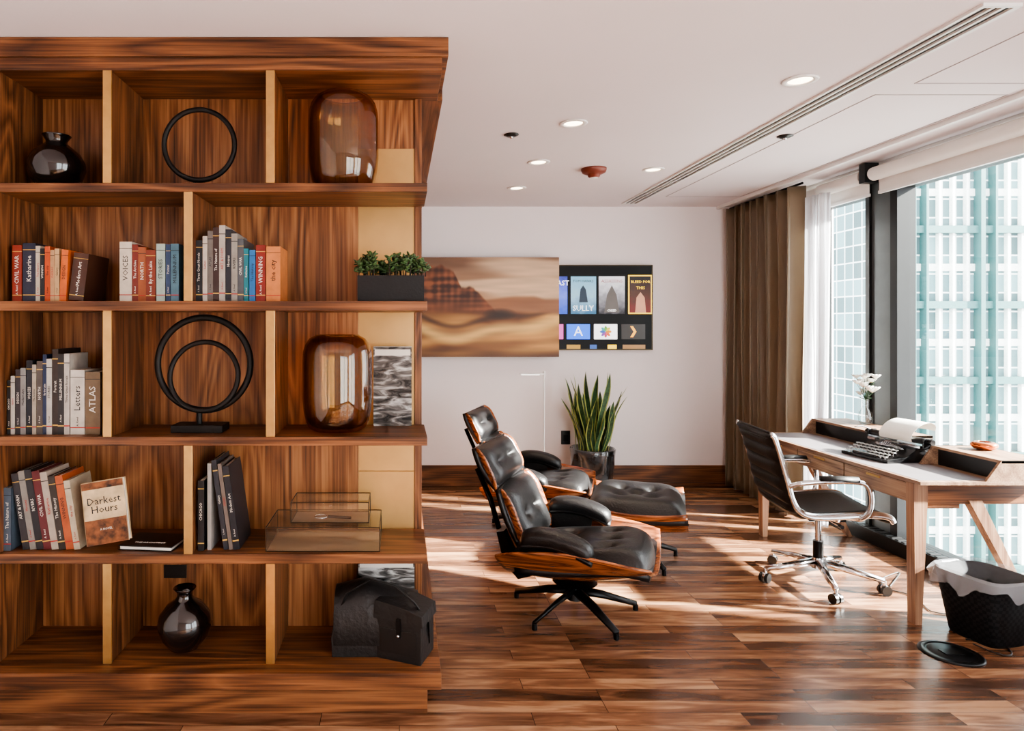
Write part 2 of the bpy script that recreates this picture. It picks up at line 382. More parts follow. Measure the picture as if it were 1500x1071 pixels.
# --- shelf items
def S(px,Y=2.8): return PX(px,Y)
def vase(name,x,y,z,prof,m):
    b=B(name); b.lathe(prof,(x,y,z),m,n=40); b.obj()
def scaleprof(p,r,h): return [(a*r,c*h) for a,c in p]
vp=[(0,0),(.45,0),(.6,.03),(.85,.18),(1,.38),(.97,.52),(.8,.68),(.5,.8),(.36,.86),(.36,.9),(.46,.98),(.5,1.0),(.44,.99),(.3,.9),(.3,.85),(0.0,.8)]
vase('black_vase',S(83),2.8,2.157,scaleprof(vp,0.117,0.235),ceram)
vp2=[(0,0),(.4,0),(.55,.03),(.85,.2),(1,.4),(.93,.56),(.65,.72),(.36,.8),(.28,.86),(.3,.93),(.42,.99),(.4,1.0),(.22,.9),(.2,.8),(0,.75)]
vase('black_vase',S(273),2.78,0.191,scaleprof(vp2,0.113,0.262),ceram)
def jar(x,y,z,r,h):
    b=B('amber_glass_jar')
    out=[(0.0,0),(.55,0),(.7,.01),(.82,.04),(.9,.1),(.96,.2),(1,.34),(1,.72),(.98,.82),(.92,.9),(.8,.96),(.66,.985),(.62,1.0)]
    inn=[(.59,.99),(.62,.97),(.76,.945),(.88,.88),(.94,.8),(.96,.7),(.96,.34),(.92,.2),(.86,.11),(.76,.06),(.6,.035),(0,.03)]
    b.lathe(scaleprof(out+inn,r,h),(x,y,z),amber,n=56)
    b.obj()
jar(S(503,2.81),2.815,2.157,0.152,0.415); jar(S(494,2.81),2.815,1.119,0.151,0.415)
def circ(c,r,n=64,wob=0): return [(c[0]+r*math.cos(2*math.pi*i/n),c[1]+wob*math.sin(2*math.pi*i/n),c[2]+r*math.sin(2*math.pi*i/n)) for i in range(n)]
b=B('ring_sculpture'); x=S(292)
b.tube(circ((x,2.8,2.353),0.152,72),0.011,iron,10,True); b.box(x-0.05,x+0.03,2.76,2.84,2.157,2.168,iron); b.cyl((x-0.02,2.8,2.165),(x-0.02,2.8,2.205),0.006,iron); b.obj()
b=B('ring_sculpture'); x=S(299); zc=PZ(533,2.8)
b.tube(circ((x,2.8,zc),0.2,80),0.014,iron,12,True); b.tube(circ((x+0.004,2.785,zc-0.052),0.146,72,0.02),0.011,iron,10,True)
b.box(S(257),S(331),2.74,2.86,1.119,1.150,iron); b.cyl((x-0.02,2.8,1.145),(x-0.02,2.8,zc-0.19),0.012,iron); b.obj(bevel=0.002)
# books
palette={}
def bc(col):
    if col not in palette:
        mean=sum(col)/3.0
        cc=tuple(int(max(0,min(255,(mean+(c-mean)*1.3)*.86))) for c in col)
        palette[col]=mat('book_cover_%d'%len(palette),cc,0.45,var=0.08,scale=30)
    return palette[col]
txtW=mat('print_white',(225,220,210),0.6); txtK=mat('print_black',(25,25,28),0.6); txtR=mat('print_red',(170,40,30),0.6); txtG=mat('print_gold',(205,165,80),0.5)
words=['CIVIL WAR','Katharine','The History','WINNING','the city','CHICAGO','Gallery','DESIGN','Modern Art','VOICES','The Archive','NORTH','By the Lake','STORIES','Portrait','MILLENNIUM','Three Great Novels','Letters','ATLAS','The Nature of','ART & FORM','Houses','RIVERS']
wi=[0]
def book(b,x,w,z,h,col,y=2.69,d=0.17,lean=0.0,title=True,pivot='L'):
    M=b.M
    b.M=T(x if pivot=='L' else x+w,y,z)@R(lean,'Y')@T(0 if pivot=='L' else -w,0,0)
    m=bc(col); t=0.0025
    b.box(0,t,0,d,0,h,m); b.box(w-t,w,0,d,0,h,m); b.box(0,w,-0.002,t,0,h,m)
    b.box(t,w-t,t,d-0.005,0.004,h-0.004,paper)
    lum=sum(col)
    if w>0.016:
        b.box(-0.0002,w+0.0002,-0.0026,-0.001,h*0.1,h*0.115,txtG if lum<300 else txtR)
        b.box(-0.0002,w+0.0002,-0.0026,-0.001,h*0.88,h*0.89,txtG if lum<300 else txtK)
    if title:
        wd=words[wi[0]%len(words)]; wi[0]+=1
        sz=min(w*0.62,h*0.62/(len(wd)*0.6))
        me=textmesh(wd,sz)
        mm=txtW if lum<330 else (txtR if wi[0]%3==0 else txtK)
        b.mesh(me,T(w/2,-0.003,h*0.56)@R(rad(90),'X')@R(rad(90),'Z'),mm)
        if wi[0]%2: b.mesh(textmesh('A. Reed',min(sz*.6,.012)),T(w/2,-0.003,h*0.2)@R(rad(90),'X')@R(rad(90),'Z'),mm)
    b.M=M
def cluster(name,shelfz,items,Y=2.70):
    b=B(name); S2=Y/F
    for it in items:
        x0,x1,top,col=it[:4]; lean=it[4] if len(it)>4 else 0
        z=shelfz+0.0012
        h=PZ(top,Y)-z
        w=(x1-x0)*S2-0.0006
        if lean: h=h/math.cos(lean)
        book(b,PX(x0,Y),w,z+(abs(w*math.sin(lean)) if lean>0 else 0),h,col,Y+0.006*random.random(),0.15+0.04*random.random(),lean)
    return b.obj()
cluster('book_stack',1.673,[(18,32,359,(138,58,40)),(33,52,356,(38,44,62)),(52,59,360,(214,206,190)),(59,66,364,(30,30,34)),(66,74,361,(188,92,52)),(74,80,366,(196,160,128)),(80,87,364,(206,176,140)),(87,97,366,(208,120,72),0.05),(100,122,372,(70,46,36),0.12)])
cluster('book_stack',1.673,[(175,193,354,(224,214,200)),(193,202,358,(116,50,40)),(202,214,362,(150,92,60)),(214,228,366,(122,60,44)),(229,242,357,(180,196,188)),(243,250,358,(50,70,100)),(250,262,357,(100,134,150))])
cluster('book_stack',1.673,[(285,297,352,(40,46,52)),(297,304,346,(214,206,196)),(304,312,338,(120,116,112)),(312,321,333,(58,42,40)),(321,330,330,(190,184,176)),(330,339,336,(36,40,48)),(339,348,342,(160,156,150)),(348,357,350,(84,88,92)),(357,364,364,(40,120,130)),(365,374,366,(60,120,170)),(375,389,359,(128,48,40)),(390,411,361,(206,140,92))])
row3=[];x=10;cols=[(40,40,42),(206,200,192),(60,56,60),(150,148,146),(34,38,46),(180,172,160),(90,84,80),(38,52,80),(210,206,200),(52,44,40)]
k=0
while x<98:
    w=random.choice([6,7,8,9]); top=552-28*math.sin(min(1,(x-10)/60.0)*1.57)+random.uniform(-6,6)-((70<x<90)*10)
    row3.append((x,x+w,top,cols[k%len(cols)])); x+=w; k+=1
row3+=[(x+1,124,542,(220,214,204)),(125,147,545,(120,104,84))]
cluster('book_stack',1.118,row3)
b=B('book_stack'); Y=2.70
book(b,PX(8,Y),0.03,0.6392,0.26,(92,104,116))
xx=20
for w,h,col in[(10,.32,(52,50,54)),(9,.33,(150,146,140)),(10,.335,(38,38,42)),(11,.33,(96,44,48)),(10,.325,(190,180,168)),(10,.31,(60,54,50)),(11,.31,(180,104,70)),(9,.29,(208,196,176))]:
    book(b,PX(xx+14,Y),w*Y/F,0.6392,h,col,2.70,0.18,-0.16,True); xx+=w+0.6
b.obj()
# face-out book with printed cover
b=B('hardback_book')
b.M=T(S(128,2.66),2.655,0.6402+.026)@R(rad(-9),'Y')@R(rad(-6),'X')@R(rad(6),'Z')
cov=mat('cover_cream',(206,182,144),0.5,var=0.25,scale=14); cov2=mat('cover_sepia',(120,72,40),0.5,var=0.6,scale=30)
b.box(0,0.17,0.0,0.004,0,0.255,cov); b.box(0,0.17,0.032,0.036,0,0.255,cov); b.box(0,0.004,0,0.036,0,0.255,cov); b.box(0.004,0.165,0.004,0.032,0.003,0.252,paper)
b.box(0.002,0.168,-0.001,0.0,0.0,0.10,cov2); b.box(0.002,0.168,-0.001,0.0,0.225,0.253,cov2)
for t,zz in(('Darkest',0.175),('Hours',0.14)): b.mesh(textmesh(t,0.042),T(0.085,-0.001,zz)@R(rad(90),'X'),txtK)
b.mesh(textmesh('A NOVEL',0.012),T(0.085,-0.002,0.06)@R(rad(90),'X'),txtW)
b.obj()
b=B('book_stack'); 
book(b,PX(291,2.7),0.026,0.6392,0.29,(28,28,32)); 
book(b,PX(304,2.7),0.016,0.6392,0.36,(176,172,168),2.70,.2,-0.0,False)
xx=312
for w,h,col in((.02,.375,(44,46,54)),(.016,.36,(120,110,104)),(.026,.35,(30,32,40))):
    book(b,PX(xx+16,2.7),w,0.6392,h,col,2.70,.2,-0.14,True); xx+=w*F/2.7+1
b.obj()
b=B('black_notebook')
b.M=T(S(224,2.75),2.77,0.6392)@R(rad(-6),'Z')
b.box(-0.115,0.115,-0.085,0.085,0,0.004,blk); b.box(-0.11,0.11,-0.08,0.08,0.004,0.016,paper); b.box(-0.115,0.115,-0.085,0.085,0.016,0.02,blk)
b.mesh(textmesh('THE ARCHITECT',0.018),T(0,-0.04,0.0205),txtW); b.obj()
# magazines standing at right
def mag_mat(name,seed):
    m,nt,bs=nm(name);N=nt.nodes;L=nt.links
    tc=N.new('ShaderNodeTexCoord'); mp=N.new('ShaderNodeMapping'); mp.inputs['Scale'].default_value=(9,1,34); mp.inputs['Location'].default_value=(seed,seed,0)
    n=N.new('ShaderNodeTexNoise'); n.inputs['Scale'].default_value=1; n.inputs['Detail'].default_value=6; n.inputs['Distortion'].default_value=1.2
    r=N.new('ShaderNodeValToRGB'); e=r.color_ramp.elements; e[0].position=.36; e[0].color=(.01,.01,.01,1); e[1].position=.66; e[1].color=(.6,.59,.57,1); k=e.new(.5); k.color=(.12,.115,.11,1)
    L.new(tc.outputs['Object'],mp.inputs[0]); L.new(mp.outputs[0],n.inputs['Vector']); L.new(n.outputs['Fac'],r.inputs[0]); L.new(r.outputs[0],bs.inputs['Base Color']); bs.inputs['Roughness'].default_value=.25; return m
for i,(xa,xb,ya,zb) in enumerate(((547,603,508,1.1195),(525,607,790,0.1915))):
    b=B('magazine'); Y=2.93
    x0,x1=PX(xa,Y),PX(xb,Y); z1=PZ(ya,Y) if zb>1 else 0.52
    b.box(x0,x1,Y,Y+0.008,zb,z1,mag_mat('magazine_cover_%d'%i,i*3.1)); b.box(x0+0.001,x1-0.001,Y+0.002,Y+0.006,zb,z1+0.001,paper)
    b.box(x0+.006,x1-.006,Y-.001,Y,z1-.04,z1-.012,txtW)
    b.obj()
# planter with jade succulents
b=B('potted_succulent'); Y=2.72
x0,x1=PX(524,Y),PX(621,Y); zt=PZ(404,Y)
b.box(x0,x1,2.70,2.86,1.6742,zt-0.0,leather2); b.box(x0+.008,x1-.008,2.708,2.852,zt-.01,zt+.001,soil)
for i in range(54):
    cx=x0+(x1-x0)*(i+.5)/54+random.uniform(-.01,.01); cy=random.uniform(2.70,2.85); hh=random.uniform(.035,.095)
    b.tube([(cx,cy,zt-.005),(cx+random.uniform(-.01,.01),cy,zt+hh*.6),(cx+random.uniform(-.015,.015),cy,zt+hh)],0.0022,soil,5)
    for j in range(11):
        a=random.uniform(0,6.28); el=random.uniform(-.3,1.2)
        Rm=(R(a,'Z')@R(-el,'Y')).to_3x3()
        zz=zt+hh*random.uniform(.35,1.05)
        b.ball(Vector((cx,cy,zz))+Rm@Vector((.012,0,0)),(.014,.009,.0035),greenS,7,5,Rm)
b.obj()
# glass display boxes
dk=mat('bronze_edge',(70,58,46),.35,.8)
def glassbox(b,x0,x1,y0,y1,z0,z1):
    def q(p): b.add(p,[(0,1,2,3)],clear)
    q([(x0,y0,z0),(x1,y0,z0),(x1,y0,z1),(x0,y0,z1)]); q([(x0,y1,z0),(x1,y1,z0),(x1,y1,z1),(x0,y1,z1)])
    q([(x0,y0,z0),(x0,y1,z0),(x0,y1,z1),(x0,y0,z1)]); q([(x1,y0,z0),(x1,y1,z0),(x1,y1,z1),(x1,y0,z1)]); q([(x0,y0,z1),(x1,y0,z1),(x1,y1,z1),(x0,y1,z1)])
    e=.0022
    for X in(x0,x1):
        for Yy in(y0,y1): b.cyl((X,Yy,z0),(X,Yy,z1),e,dk,n=6)
    for Z in(z0+.002,z1):
        for X in(x0,x1): b.cyl((X,y0,Z),(X,y1,Z),e,dk,n=6)
        for Yy in(y0,y1): b.cyl((x0,Yy,Z),(x1,Yy,Z),e,dk,n=6)
    b.box(x0,x1,y0,y1,z0,z0+.002,mat('box_base',(130,112,92),.3))
b=B('glass_display_box')
glassbox(b,PX(390,2.68),PX(556,2.68),2.675,2.93,0.6392,0.74)
b.obj()
b=B('glass_display_box')
glassbox(b,PX(426,2.72),PX(540,2.72),2.72,2.88,0.744,0.83)
xm=PX(470,2.78)
b.tube([(xm+.028*math.cos(a*math.pi/12),2.79+.028*math.sin(a*math.pi/12),.752) for a in range(24)],.003,chrome,6,True); b.cyl((xm+.03,2.79,.752),(xm+.13,2.77,.752),.006,blk)
b.obj()
# leather camera case
b=B('leather_camera_case'); fl=mat('worn_black_leather',(16,15,16),.5,bump=.4,bscale=40)
b.M=T(0,0,0.1915)
def cs(u,v):
    a=u*math.pi
    return (-.275+.36*v+.01*math.sin(6*v), 2.81-.115*math.cos(a), .05+ (0.24-.05*abs(v-.35)*2)*math.sin(a)**.55)
b.sheet(cs,20,16,.008,fl)
b.prism([(-.28,0),(.10,0),(.105,.07),(.09,.13),(-.27,.15),(-.285,.08)],'Y',2.70,2.92,fl)
b.M=T(.05,2.75,.1915)@R(rad(-22),'Z')
b.box(-.12,.08,-.10,.06,0,.17,fl); b.prism([(-.13,.165),(.09,.155),(.085,.20),(.0,.225),(-.12,.24)],'Y',-.105,.07,fl)
b.box(-.10,.06,-.104,-.10,.03,.13,blk)
b.box(-.025,-.005,-.11,-.10,.10,.18,blkm); b.ball((-.015,-.112,.11),.007,chrome,8,6)
b.M=T(0,0,.1915)
b.tube([(-.27,2.75,.12),(-.22,2.71,.26),(-.12,2.70,.325),(-.02,2.70,.30),(.06,2.68,.24),(.12,2.70,.15),(.125,2.73,.05)],.012,fl,8,ry=.003)
b.obj(bevel=.006)
# ================================================================ LOUNGE
def lounge(loc,rotz,scale=1.0):
    b=B('lounge_chair')
    def shell(p0,p1,w,side,bend,pw=2.4,ro_=.40,tap=.10,front=None):
        d=Vector((p1[0]-p0[0],0,p1[1]-p0[1])); n=Vector((-d.z,0,d.x)).normalized()
        if n.z<0 and abs(d.x)>abs(d.z): n=-n
        if abs(d.z)>=abs(d.x) and n.x<0: n=-n
        def f(u,v):
            bb=2*v-1
            ww=w*(1-.10*(2*u-1)**4)
            c=Vector((p0[0],0,p0[1]))+d*u+n*(bend*(2*u-1)**2)
            k=abs(bb)**pw
            ro=1-ro_*abs(2*u-1)**3
            if front is not None and u>.45: ro=1-front*((u-.45)/.55)**1.6
            return c+n*(side*k*ro)+Vector((0,ww*(bb*(1-tap*k)),0))
        return f
    b.sheet(shell((-.31,.155),(.43,.265),.39,.235,.05,2.1,.30,.02,.62),32,36,-.012,rose)
    def flat(p0,p1,w,bend=.02,curl=.03,droop=0):
        d=Vector((p1[0]-p0[0],0,p1[1]-p0[1])); n=Vector((-d.z,0,d.x)).normalized()
        if n.x<0 and abs(d.z)>abs(d.x): n=-n
        def f(u,v):
            c=Vector((p0[0],0,p0[1]))+d*u+n*(bend*(2*u-1)**2+curl*abs(2*v-1)**2-droop*max(0,u-.7)**2)
            return c+Vector((0,w*(2*v-1),0))
        return f
    sc=flat((-.25,.25),(.40,.355),.275,.02,.03,.5)
    b.cushion(sc,30,30,.11,leather,[(.35,.3),(.35,.7),(.7,.5),(.35,.5),(.7,.22),(.7,.78)],.06,.6)
    b.sheet(sc,12,12,-.04,leather)
    b.sheet(shell((-.30,.29),(-.435,.645),.335,.15,.02),20,28,-.012,rose)
    def fb(p0,p1,w):
        g=flat(p0,p1,w); return lambda u,v: g(u,1-v)
    b.cushion(fb((-.225,.335),(-.38,.665),.275),26,28,.085,leather,[(.5,.3),(.5,.7)],.07,.55)
    b.sheet(fb((-.225,.335),(-.38,.665),.27),10,10,-.03,leather)
    b.sheet(shell((-.44,.63),(-.55,.85),.335,.12,.015),18,28,-.012,rose)
    b.cushion(fb((-.385,.67),(-.505,.865),.275),22,28,.075,leather,[(.5,.3),(.5,.7)],.08,.5)
    b.sheet(fb((-.385,.67),(-.505,.865),.27),10,10,-.03,leather)
    for sy in(-1,1):
        def fa(u,v,sy=sy):
            x=-.21+.36*u; z=.465+.035*math.sin(u*math.pi)-.04*u
            return (x,sy*.335+(2*v-1)*.055,z-.025*(2*v-1)**2)
        b.cushion(fa,18,12,.05,leather)
        b.sheet(fa,14,8,-.022,leather)
        b.prism([(-.27,.36),(-.05,.34),(.04,.38),(.05,.45),(-.20,.46)],'Y',sy*.315-.01,sy*.315+.01,leather)
        b.tube([(-.385,sy*.12,.43),(-.435,sy*.12,.59),(-.51,sy*.12,.75)],.016,blkm,8,ry=.006)
    b.prism([(-.28,.17),(-.36,.25),(-.40,.41),(-.36,.42),(-.30,.28),(-.2,.2)],'Y',-.12,.12,blkm)
    b.cyl((0,0,.10),(0,0,.205),.022,blkm); b.cyl((0,0,.165),(0,0,.18),.12,blkm,r1=.10); b.cyl((0,0,.07),(0,0,.13),.045,blkm,r1=.03)
    for k in range(5):
        a=rad(28+72*k); c,s_=math.cos(a),math.sin(a)
        b.tube([(c*.02,s_*.02,.115),(c*.15,s_*.15,.09),(c*.34,s_*.34,.035)],[.028,.024,.016],blkm,8,ry=[.018,.014,.010])
        b.cyl((c*.335,s_*.335,0.0),(c*.335,s_*.335,.03),.014,blkm,n=10)
    return b.obj(loc,rotz,scale=scale)
lounge((.965,3.57,0),rad(-25),1.02)
lounge((1.05,5.02,0),rad(-22),1.02)
def ottoman(loc,rotz,scale):
    b=B('lounge_ottoman')
    def f(u,v):
        a=2*u-1;c=2*v-1; k=abs(c)**2.6
        return (a*.30*(1-.05*c*c),c*.36*(1-.04*k),.215+.16*k+.03*a*a)
    b.sheet(f,20,24,-.012,rose)
    def g(u,v):
        a=2*u-1;c=2*v-1
        return (a*.29,c*.325,.315+.04*c*c+.02*a*a)
    b.cushion(g,30,30,.12,leather,[(.33,.33),(.33,.67),(.67,.33),(.67,.67),(.5,.5)],.07,.5)
    b.sheet(g,12,12,-.04,leather)
    b.cyl((0,0,.10),(0,0,.25),.022,blkm); b.cyl((0,0,.20),(0,0,.215),.11,blkm); b.cyl((0,0,.07),(0,0,.12),.045,blkm,r1=.03)
    for k in range(4):
        a=rad(35+90*k); c,s_=math.cos(a),math.sin(a)
        b.tube([(c*.02,s_*.02,.105),(c*.14,s_*.14,.085),(c*.29,s_*.29,.035)],[.026,.022,.015],blkm,8,ry=[.018,.014,.010])
        b.cyl((c*.285,s_*.285,0.0),(c*.285,s_*.285,.03),.013,blkm,n=10)
    return b.obj(loc,rotz,scale=scale)
ottoman((1.60,4.38,0),rad(-22),1.06)
# ================================================================ OFFICE CHAIR
b=B('office_chair')
prof=[(.27,.445),(.25,.472),(.18,.485),(.05,.475),(-.08,.462),(-.17,.468),(-.225,.50),(-.255,.56),(-.275,.64),(-.30,.74),(-.325,.83),(-.35,.905),(-.368,.92)]
def cr(pts,t):
    n=len(pts)-1; x=t*n; i=min(int(x),n-1); f=x-i
    p=[pts[max(0,min(n,i+k))] for k in(-1,0,1,2)]
    return tuple(.5*((2*p[1][d])+(-p[0][d]+p[2][d])*f+(2*p[0][d]-5*p[1][d]+4*p[2][d]-p[3][d])*f*f+(-p[0][d]+3*p[1][d]-3*p[2][d]+p[3][d])*f**3) for d in range(len(p[0])))
def fs(u,v):
    q=cr(prof,u); sag=.012*(1-(2*v-1)**2); return (q[0],(v*2-1)*.245,q[1]-sag*(1 if u<.5 else 0)) 
b.sheet(fs,130,10,lambda u,v:.016+.022*abs(math.sin(u*13*math.pi))**.6*max(0,1-abs(2*v-1)**6)**.5,leather2)
b.sheet(fs,60,10,-.014,leather2)
for sy in(-1,1):
    b.tube([(cr(prof,i/40)[0],sy*.258,cr(prof,i/40)[1]) for i in range(41)],.022,chrome,10,ry=.013)
    arm=[(.09,sy*.27,.46),(.12,sy*.295,.50),(.13,sy*.305,.58),(.11,sy*.305,.655),(.05,sy*.30,.675),(-.08,sy*.30,.672),(-.22,sy*.29,.655),(-.275,sy*.265,.63)]
    b.tube([cr(arm,i/28) for i in range(29)],.015,chrome,10)
    b.tube([(.07,sy*.302,.687),(-.02,sy*.302,.690),(-.13,sy*.30,.687)],.019,leather2,10,ry=.011)
b.tube([(-.02,-.26,.45),(-.02,-.1,.425),(-.02,.1,.425),(-.02,.26,.45)],.015,chrome,10); b.tube([(.1,-.26,.46),(.08,-.1,.425),(.08,.1,.425),(.1,.26,.46)],.015,chrome,10)
b.tube([(-.29,-.255,.70),(-.315,0,.70),(-.29,.255,.70)],.012,chrome,10)
b.box(-.08,.12,-.07,.07,.385,.43,blkm); b.cyl((0,0,.2),(0,0,.39),.016,chrome); b.cyl((0,0,.12),(0,0,.25),.028,blkm); b.cyl((0,0,.09),(0,0,.15),.042,chrome,r1=.032)
b.cyl((.02,-.07,.40),(.02,-.2,.40),.006,chrome); b.cyl((.02,-.2,.40),(.02,-.23,.40),.011,blk)
for k in range(5):
    a=rad(-100+72*k); c,s_=math.cos(a),math.sin(a)
    b.tube([(c*.02,s_*.02,.125),(c*.16,s_*.16,.105),(c*.32,s_*.32,.08)],[.026,.022,.016],chrome,10,ry=[.022,.018,.013])
    b.cyl((c*.32,s_*.32,.05),(c*.32,s_*.32,.085),.009,chrome,n=8)
    q=a+.6; tx,ty=-math.sin(q),math.cos(q)
    for o in(-.016,.016): b.cyl((c*.32+tx*(o-.009),s_*.32+ty*(o-.009),.028),(c*.32+tx*(o+.009),s_*.32+ty*(o+.009),.028),.028,blk,n=18)
    b.ball((c*.32,s_*.32,.04),(.022,.022,.02),chrome,10,6)
b.obj((2.57,3.98,0),rad(-8),scale=1.02)
# ================================================================ DESK
b=B('writing_desk'); X0,X1,Y0,Y1=2.70,3.39,3.36,4.93; Z=.745
b.box(X0,X1,Y0,Y1,Z,Z+.018,wDesk)
deskpad=mat('desk_grey_top',(112,106,108),.45,var=.05); b.box(X0+.02,X1-.30,Y0+.03,Y1-.03,Z+.018,Z+.0195,deskpad)
b.box(X0+.012,X0+.03,Y0+.06,Y1-.06,Z-.11,Z,wDesk)
b.box(X1-.03,X1-.012,Y0+.06,Y1-.06,Z-.11,Z,wDesk); b.box(X0+.012,X1-.012,Y0+.05,Y0+.068,Z-.11,Z,wX); b.box(X0+.012,X1-.012,Y1-.068,Y1-.05,Z-.11,Z,wX)
b.box(X0+.03,X1-.03,Y0+.068,Y1-.068,Z-.11,Z-.10,wDesk)
for ya,yb in((3.46,3.94),(3.95,4.40),(4.41,4.86)):
    b.box(X0+.004,X0+.012,ya,yb,Z-.10,Z-.008,wDesk); b.box(X0-.002,X0+.004,(ya+yb)/2-.05,(ya+yb)/2+.05,Z-.03,Z-.018,brass)
for yy in(Y0+.045,Y1-.095):
    b.prism([(X0+.01,0),(X0+.045,0),(X0+.075,Z-.09),(X0+.075,Z-.001),(X0+.002,Z-.001),(X0+.002,Z-.09)],'Y',yy,yy+.055,wDeskZ)
    b.prism([(X1-.045,0),(X1-.01,0),(X1-.33,Z-.09),(X1-.40,Z-.09)],'Y',yy,yy+.045,wDeskZ)
b.box(X0+.07,X0+.25,Y0+.055,Y0+.075,Z-.135,Z-.10,wX)
for ya,yb in((Y0,3.80),(4.12,Y1-.02)):
    zt=Z+.018; gx=X1-.29
    b.box(gx+.02,X1,ya,yb,zt+.095,zt+.11,wDesk); b.box(X1-.012,X1,ya,yb,zt,zt+.095,wDesk)
    b.box(gx+.045,gx+.05,ya+.014,yb-.014,zt,zt+.095,blk)
    for y in(ya,yb-.014): b.prism([(gx-.06,zt),(X1,zt),(X1,zt+.11),(gx+.02,zt+.11)],'Y',y,y+.014,wDesk)
b.box(X1-.012,X1,3.80,4.12,Z+.018,Z+.07,wDesk)
b.obj(bevel=.003)
# typewriter
b=B('typewriter'); tb=mat('typewriter_enamel',(22,22,24),.25,.2,.6); key=mat('key_cap',(190,188,184),.35); 
b.prism([(-.17,.0),(.16,0),(.16,.06),(.02,.075),(-.05,.03),(-.17,.018)],'Y',-.165,.165,tb)
for r in range(4):
    for k in range(10):
        x=-.155+.027*r; y=-.135+.03*k+.007*(r%2); z=.03+.012*r
        b.cyl((x,y,z-.02),(x,y,z),.002,chrome,n=6); b.cyl((x,y,z),(x,y,z+.005),.0105,key,n=12); b.cyl((x,y,z+.005),(x,y,z+.006),.008,blk,n=12)
b.cyl((-.165,-.08,.026),(-.165,.08,.026),.008,blk)
for k in range(22):
    a=math.pi*(k/21.0); b.tube([(-.03,.02*math.cos(a),.075),(.01-.03*math.sin(a),.10*math.cos(a),.06+.035*math.sin(a))],.0016,chrome,5)
b.box(.02,.12,-.16,.16,.06,.085,tb); b.box(.03,.11,-.18,.18,.085,.10,chrome)
b.cyl((.07,-.20,.125),(.07,.20,.125),.020,blk,n=24); b.cyl((.07,-.225,.125),(.07,-.20,.125),.017,tb); b.cyl((.07,.20,.125),(.07,.225,.125),.017,tb)
b.box(.04,.10,-.195,-.185,.085,.145,tb); b.box(.04,.10,.185,.195,.085,.145,tb); b.tube([(.07,.19,.14),(.02,.21,.16),(-.03,.215,.155)],.004,chrome,6)
for y in(-.06,.06): b.cyl((0.0,y-.0,.095),(0,y,.105),.026,tb,n=20)
pp=[(.05,.11),(.045,.135),(.06,.165),(.10,.20),(.15,.22),(.19,.22),(.215,.20),(.21,.175)]
b.sheet(lambda u,v:(cr(pp,u)[0],-.11+.22*v,cr(pp,u)[1]),24,4,.0008,paper)
b.obj((3.0,3.98,Z+.021),rad(8),bevel=.002)
# flower vase on gallery
b=B('flower_vase'); c=(3.32,4.62,Z+.129)
b.lathe(scaleprof([(0,0),(.7,0),(.9,.1),(1,.3),(.85,.5),(.45,.68),(.38,.8),(.5,1)],.045,.17),c,clear,28)
fw=mat('white_petals',(244,240,232),.6,var=.03); fy=mat('flower_centre',(222,196,110),.7)
for i in range(18):
    a=i*2.4; r_=.015+.08*random.random(); h=.20+.15*random.random()
    p=Vector((c[0]+r_*math.cos(a)*.6,c[1]+r_*math.sin(a),c[2]+h))
    b.tube([(c[0],c[1],c[2]+.03),(c[0],c[1],c[2]+.17),p],.0016,green,5)
    for j in range(8):
        q=j*math.pi/4; Rm=(R(q,'Z')@R(-.7,'Y')).to_3x3(); b.ball(p+Rm@Vector((.018,0,0)),(.022,.014,.005),fw,8,5,Rm)
    b.ball(p+Vector((0,0,.006)),.009,fy,8,6)
    if i%2==0:
        Rm=(R(a,'Z')@R(-.3,'Y')).to_3x3(); b.ball((c[0]+.02*math.cos(a),c[1]+.02*math.sin(a),c[2]+.18),(.03,.01,.002),green,8,5,Rm)
b.obj()
b=B('copper_bowl'); cop=mat('copper',(206,120,76),.2,.9)
b.lathe([(0,0),(.03,0),(.05,.008),(.062,.022),(.06,.034),(.05,.042),(.03,.045),(.028,.043),(.045,.038),(.053,.026),(.04,.012),(0,.008)],(3.30,3.66,Z+.129),cop,32); b.obj()
# bin
b=B('waste_basket')
def binm():
    m,nt,bs=nm('woven_black'); N=nt.nodes;L=nt.links
    tc=N.new('ShaderNodeTexCoord'); ck=N.new('ShaderNodeTexChecker'); ck.inputs['Scale'].default_value=60
    ck.inputs['Color1'].default_value=(.002,.002,.0025,1); ck.inputs['Color2'].default_value=(.008,.008,.009,1)
    L.new(tc.outputs['Object'],ck.inputs['Vector']); L.new(ck.outputs['Color'],bs.inputs['Base Color']); bs.inputs['Roughness'].default_value=.7; bs.inputs['Specular IOR Level'].default_value=.15
    return m
bm_=binm()
def rr(w,z,n=72,p=5.0,wob=0,seed=0,dz=0):
    out=[]
    for i in range(n):
        a=2*math.pi*i/n; c,s_=math.cos(a),math.sin(a); r_=w/((abs(c)**p+abs(s_)**p)**(1/p)); r_*=1+wob*abs(noise.noise(Vector((c*6,s_*6,seed+z*6))))*(1 if seed<2 else -1)
        out.append((r_*c,r_*s_,z+dz*noise.noise(Vector((c*2.5,s_*2.5,9)))))
    return out
def loft(b,rings,m,cap0=False):
    n=len(rings[0]); vs=[p for r_ in rings for p in r_]
    fs=[(j*n+i,j*n+(i+1)%n,(j+1)*n+(i+1)%n,(j+1)*n+i) for j in range(len(rings)-1) for i in range(n)]
    if cap0: fs.append(tuple(range(n)))
    b.add(vs,fs,m,True)
loft(b,[rr(.115,0),rr(.12,.01),rr(.165,.32),rr(.158,.32),rr(.112,.012)],bm_,True)
def liner(name,al):
    m=bpy.data.materials.new(name); m.use_nodes=True; bs=m.node_tree.nodes['Principled BSDF']; bs.inputs['Base Color'].default_value=(.72,.75,.8,1); bs.inputs['Roughness'].default_value=.15; bs.inputs['Alpha'].default_value=al; return m
